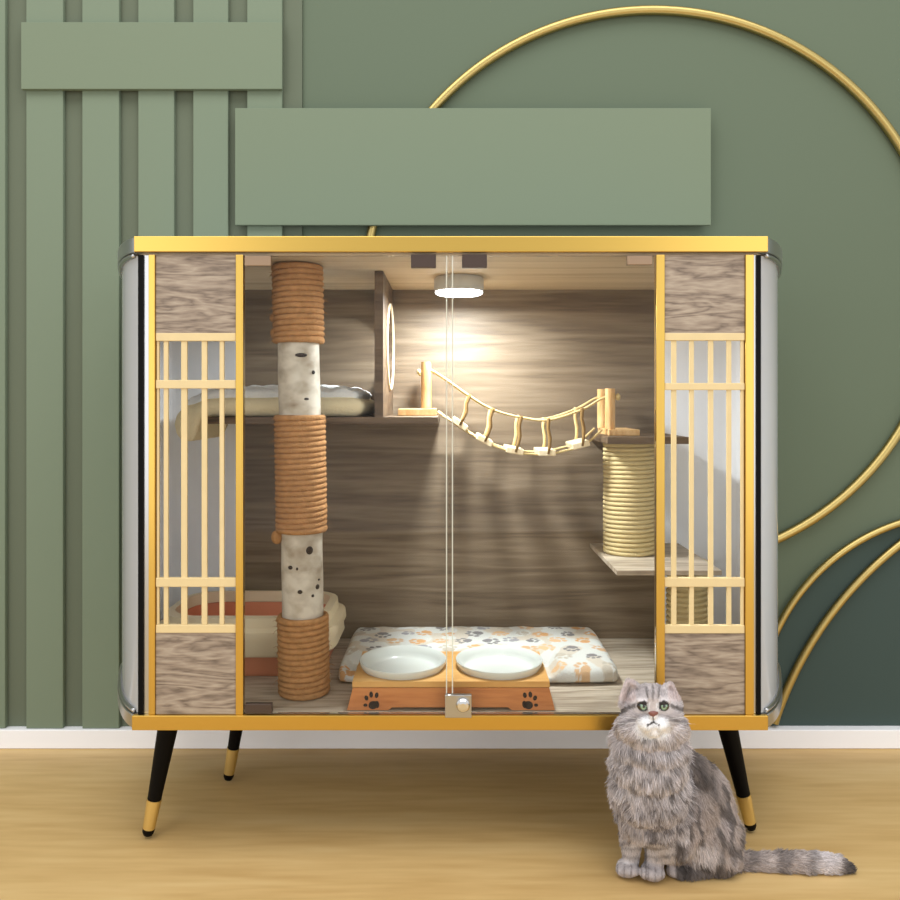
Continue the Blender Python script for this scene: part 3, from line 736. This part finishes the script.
def C3(*c): return np.array(lin(*c)[:3])
GREY, LIGHT, DARK, WHITE, WARM, PINK = C3(182, 173, 173), C3(218, 211, 211), C3(92, 86, 84), C3(246, 246, 248), C3(182, 166, 154), C3(214, 178, 172)
def sst(a, b, x): t = min(1, max(0, (x-a)/(b-a))); return t*t*(3-2*t)
def mixc(a, b, t): return a*(1-t)+b*t
def to_uv(p):
    k_ = FPX/p[1]; return 450+p[0]*k_, HOR-(p[2]-CAM_H)*k_
def fur(p):
    """coat colour, fur length and lay direction at a point of the body"""
    u, v = to_uv(p); x, y, z = p
    nz = noise.noise((x*55, y*55, z*38)); n2 = noise.noise((x*120+7, y*120, z*60))
    n3 = noise.noise((x*26+3, y*26, z*20))
    col = mixc(GREY, LIGHT, .5+.5*nz); ln = .012; d = np.array([0, 0, -1.0]); front = sst(1.375, 1.345, y)
    if u > 742 and v > 835:                                             # tail
        t = (u-742)/112; b = math.sin(t*22+n3*1.5)
        col = mixc(mixc(GREY, WARM, .5), DARK, sst(-.1, .8, b)*.5)
        if t > .55: col = mixc(col, LIGHT, sst(.55, .72, t)*(1-sst(.82, .9, t))*.8)
        if t > .84: col = mixc(col, DARK, sst(.84, .95, t))
        ln = .010; d = np.array([1, 0, -.12])
    elif v < 740 and u < 692 and y < 1.42:                               # head
        ln = .005+.006*sst(712, 742, v)+.006*sst(20, 36, abs(u-652))*sst(700, 730, v)
        d = np.array([(u-653)/30, .35, (714-v)/30+ .0]); d[2] -= .5*sst(715, 740, v)
        if v < 702:                                                     # ears and forehead stripes
            s_ = math.cos((u-653)*(1.0+.03*(v-690)))
            if 642 < u < 664 and v > 683: col = mixc(col, DARK, sst(.2, .9, s_)*.7*sst(11.5, 6, abs(u-653))*sst(683, 688, v))
            elif 634 < u < 672: col = mixc(col, DARK, .25*max(0, n2))
            if (u < 636 or u > 668):
                col = mixc(col, mixc(PINK, LIGHT, .7), .7 if y < 1.358 else .1); ln = .0055; d = np.array([0, .2, 1.0])
        for ex, sg in ((643, -1), (663.2, 1)):                            # eye surround, outer stripe
            r_ = math.hypot((u-ex)/9.0, (v-705.6)/7.0)
            if r_ < 1.35 and y < 1.35: col = mixc(col, LIGHT, .8*sst(1.35, 1.0, r_)); ln = .0020
            if r_ < .70 and y < 1.35: col = DARK*.4; ln = .0010
            dx = (u-ex)*sg
            if dx > 7 and abs(v-(705+(dx-7)*.55)) < 2.2: col = mixc(col, DARK, .8)
            if dx > 5 and abs(v-(718+(dx-5)*.35)) < 1.8: col = mixc(col, DARK, .55)
        # bridge of the nose, white muzzle and chin
        if abs(u-653) < 5.5 and 699 < v < 716 and front > .2: col = mixc(col, WARM, .5); ln = .002
        w_ = math.hypot((u-653.2)/18.5, (v-728)/13.5)
        if front > .1: col = mixc(col, WHITE, sst(1.08, .78, w_)); ln = ln*(1-.55*sst(1.1, .7, w_))
        br = abs(v-(699+abs(abs(u-653)-7)*.1)) 
        if abs(u-653) < 6 and front > .2 and 703 < v < 712 and abs(u-653) > 3.2: col = mixc(col, WHITE, .5)
        if front > .2:
            # mouth: a line down from the nose and two soft curves
            if abs(u-653.3) < .8 and 716 < v < 722.5: col = DARK*.5; ln = .0008
            q = abs(u-653.3)
            if q < 7 and abs(v-(722.0+q*.70-q*q*.03)) < 1.0: col = DARK*.45; ln = .0008
        if 738 < v and abs(u-648) < 10 and front > .1: col = mixc(col, DARK, .6)
    elif u < 690-.02*max(0, v-760) and v < 842 and y < 1.44:              # ruff and chest
        ln = .017 if v < 815 else .011
        d = np.array([(u-650)/70, -.15, -1.0])
        s_ = noise.noise((x*95, y*60, z*85+2*nz))*1.6+.35*math.sin(v*.42+nz*5)
        col = mixc(mixc(LIGHT, GREY, .30+.4*nz), DARK, sst(.08, .60, s_)*(.62+.28*sst(765, 815, v)))
        if v > 800: col = mixc(col, GREY*.8, .35)
    elif u < 676 and v >= 842 or (u < 672 and v > 815 and y < 1.43):       # front legs and paws
        ln = .005 if v < 862 else .003; d = np.array([0, -.05, -1.0])
        s_ = math.sin(v*.72+abs(u-(632 if u < 645 else 657))*.10+nz*.9)
        col = mixc(LIGHT*.84, DARK, sst(.1, .9, s_)*.45*(1-sst(860, 866, v)))
        if v > 864: col = mixc(GREY*.85, LIGHT, .25); col = mixc(col, DARK, .5*sst(.72, .98, math.cos((u-(631.2 if u < 641 else 648.5))*2*PI/6.8)))
        if u > 645-.0 and abs(u-645) < 2 and v > 830: col = mixc(col, DARK, .6)
    else:                                                                # back, flank, haunch
        ln = .0125; d = np.array([.30, -.05, -1.0])
        s_ = noise.noise((x*70+z*30, y*50, z*32-x*20))*2.0
        col = mixc(mixc(WARM, GREY, .5+.5*n3), DARK, sst(-.1, .7, s_)*.75)
        e_ = (u-690)-.55*(v-752)                                          # dark band along the spine
        col = mixc(col, DARK*.9, .75*sst(16, 0, abs(e_-0)) * sst(830, 775, v))
        col = mixc(col, LIGHT*1.02, .75*sst(1, .35, math.hypot((u-702)/26, (v-853)/15))*sst(1.47, 1.43, y))
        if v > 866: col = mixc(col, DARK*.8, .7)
        if u < 694 and v > 780: col = mixc(col, DARK*.85, .5*sst(694, 684, u))  # shade between chest and haunch, painted into the coat
    return np.clip(col*(1+.16*n2), 0, 1), ln, d

vcol = np.ones((nv, 4)); vlen = np.empty(nv); vdir = np.empty((nv, 3))
for i in range(nv):
    vcol[i, :3], vlen[i], vdir[i] = fur(co[i]+org)
a = me2.color_attributes.new('coat', 'FLOAT_COLOR', 'POINT'); a.data.foreach_set('color', vcol.ravel())
me2.materials.clear(); me2.materials.append(attr_mat('cat_skin', 'coat', .95))

# fur: strands rooted on the body, one uncountable child
nrm = np.empty(nv*3); me2.vertices.foreach_get('normal', nrm); nrm = nrm.reshape(-1, 3)
me2.calc_loop_triangles(); nt = len(me2.loop_triangles); tri = np.empty(nt*3, dtype=np.int32); me2.loop_triangles.foreach_get('vertices', tri); tri = tri.reshape(-1, 3)
A_, B_, D_ = co[tri[:, 0]], co[tri[:, 1]], co[tri[:, 2]]
ar = np.linalg.norm(np.cross(B_-A_, D_-A_), axis=1)*.5
ctr = (A_+B_+D_)/3
wgt = ar*np.where(nrm[tri[:, 0]][:, 1] > .75, .3, 1.0)*np.where(ctr[:, 2] < .003, .0, 1.0)
wgt *= np.where((ctr[:, 2] > .245), 1.7, 1.0)
NS = 85000
pick = RNG.choice(nt, NS, p=wgt/wgt.sum()); r1, r2 = RNG.random(NS), RNG.random(NS); q = np.sqrt(r1)
bc = np.stack([1-q, q*(1-r2), q*r2], 1)[:, :, None]
T_ = tri[pick]
root = (co[T_]*bc).sum(1); nn = (nrm[T_]*bc).sum(1); nn /= np.linalg.norm(nn, axis=1)[:, None]+1e-9
fc = (vcol[T_][:, :, :3]*bc).sum(1); fl = (vlen[T_]*bc[:, :, 0]).sum(1); fd = (vdir[T_]*bc).sum(1)
fl *= RNG.uniform(.65, 1.25, NS)
tg = fd-nn*(fd*nn).sum(1)[:, None]; tg /= np.linalg.norm(tg, axis=1)[:, None]+1e-6
# clumping: neighbouring strands lean the same way
cl = np.array([[noise.noise((p[0]*60, p[1]*60, p[2]*45+k_*9)) for k_ in range(3)] for p in root])
tg = tg+.55*cl+RNG.normal(0, .14, (NS, 3)); tg /= np.linalg.norm(tg, axis=1)[:, None]
lift = .42
K_ = 5; P = np.empty((NS, K_, 3))
for k_ in range(K_):
    t = k_/(K_-1)
    P[:, k_] = root+fl[:, None]*(nn*lift*t*(1-.45*t)+tg*(.9*t))
P[:, :, 2] = np.maximum(P[:, :, 2], .0008)
hc = bpy.data.hair_curves.new('fur'); hc.add_curves([K_]*NS)
hc.attributes['position'].data.foreach_set('vector', P.ravel())
rad = np.tile(np.array([.00042, .00040, .00034, .00024, .00008]), (NS, 1))*np.clip(fl/.009, .5, 1.15)[:, None]
ra = hc.attributes.get('radius') or hc.attributes.new('radius', 'FLOAT', 'POINT'); ra.data.foreach_set('value', rad.ravel())
fcol = np.ones((NS, 4)); fcol[:, :3] = np.clip(fc*RNG.uniform(.70, 1.30, (NS, 1)), 0, 1)
ca = hc.attributes.new('coat', 'FLOAT_COLOR', 'CURVE'); ca.data.foreach_set('color', fcol.ravel())
hm = attr_mat('cat_fur', 'coat', .75); hm.node_tree.nodes['Principled BSDF'].inputs['Specular IOR Level'].default_value = .15
hc.materials.append(hm)
fo = bpy.data.objects.new('fur', hc); COL.objects.link(fo); fo.parent = kitty; fo['kind'] = 'stuff'

# eyes, nose, whiskers, claws of dark toe gaps stay in the coat
def eye_mat():
    mt, N, L = nodes_of('cat_eye'); p = N['Principled BSDF']; p.inputs['Roughness'].default_value = .06; p.inputs['Coat Weight'].default_value = 1
    at = N.new('ShaderNodeAttribute'); at.attribute_name = 'iris'; L.new(at.outputs['Color'], p.inputs['Base Color']); return mt
M_eye = eye_mat()
for ex in (643.0, 663.2):
    c = px(ex, 705.8, 1.3225); r = .0100; mm = MB(); mm.ball((0, 0, 0), (r, r*.8, r*.92), 36)
    lay = mm.bm.verts.layers.float_color.new('iris')
    look = Vector((-.05, -1, .30)).normalized()
    for vtx in mm.bm.verts:
        d = vtx.co.normalized(); e_ = d-look*d.dot(look); rr = math.hypot(e_.x*1.25, math.hypot(e_.y, e_.z))
        vtx[lay] = lin(10, 12, 10) if d.dot(look) > 0 and rr < .40 else (lin(150, 176, 146) if rr < .62 else lin(104, 138, 112)) if d.dot(look) > 0 and rr < .80 else lin(24, 22, 20)
    bmesh.ops.translate(mm.bm, verts=mm.bm.verts, vec=c)
    mm.build('eye', M_eye, kitty, smooth=True)['label'] = 'pale green eye'
M_nose = mat('cat_nose', lin(132, 84, 76), .5)
mm = MB()
def npt(u, v, Y): return tuple(px(u, v, Y))
n_out = [(648.6, 711.8), (653.3, 710.8), (658, 711.8), (658.2, 713.6), (655.8, 716.2), (653.3, 717.8), (650.8, 716.2), (648.4, 713.6)]
mm.rings([[npt(u, v, 1.3125) for u, v in n_out], [npt(u, v, 1.3035) for u, v in n_out], [npt(653.3+(u-653.3)*.6, 713.6+(v-713.6)*.6, 1.3005) for u, v in n_out]])
mm.build('nose', M_nose, kitty, smooth=True)['label'] = 'brownish pink nose'
M_whisk = mat('whisker', lin(240, 238, 236), .5)
for sg in (-1, 1):
    for j, (du, dv) in enumerate(((30, -6), (34, 1), (33, 8), (28, 14))):
        p0 = px(653.3+sg*(7+j*.8), 721+j*1.8, 1.306); p2 = px(653.3+sg*(9+du), 722+dv+j*1.2, 1.325); p1 = (p0+p2)/2+Vector((0, -.006, .004))
        mm = MB(); mm.tube([p0*(1-t)**2+p1*2*t*(1-t)+p2*t*t for t in np.linspace(0, 1, 8)], [.00032*(1-.8*t) for t in np.linspace(0, 1, 8)], 5)
        mm.build('whisker', M_whisk, kitty, smooth=True)
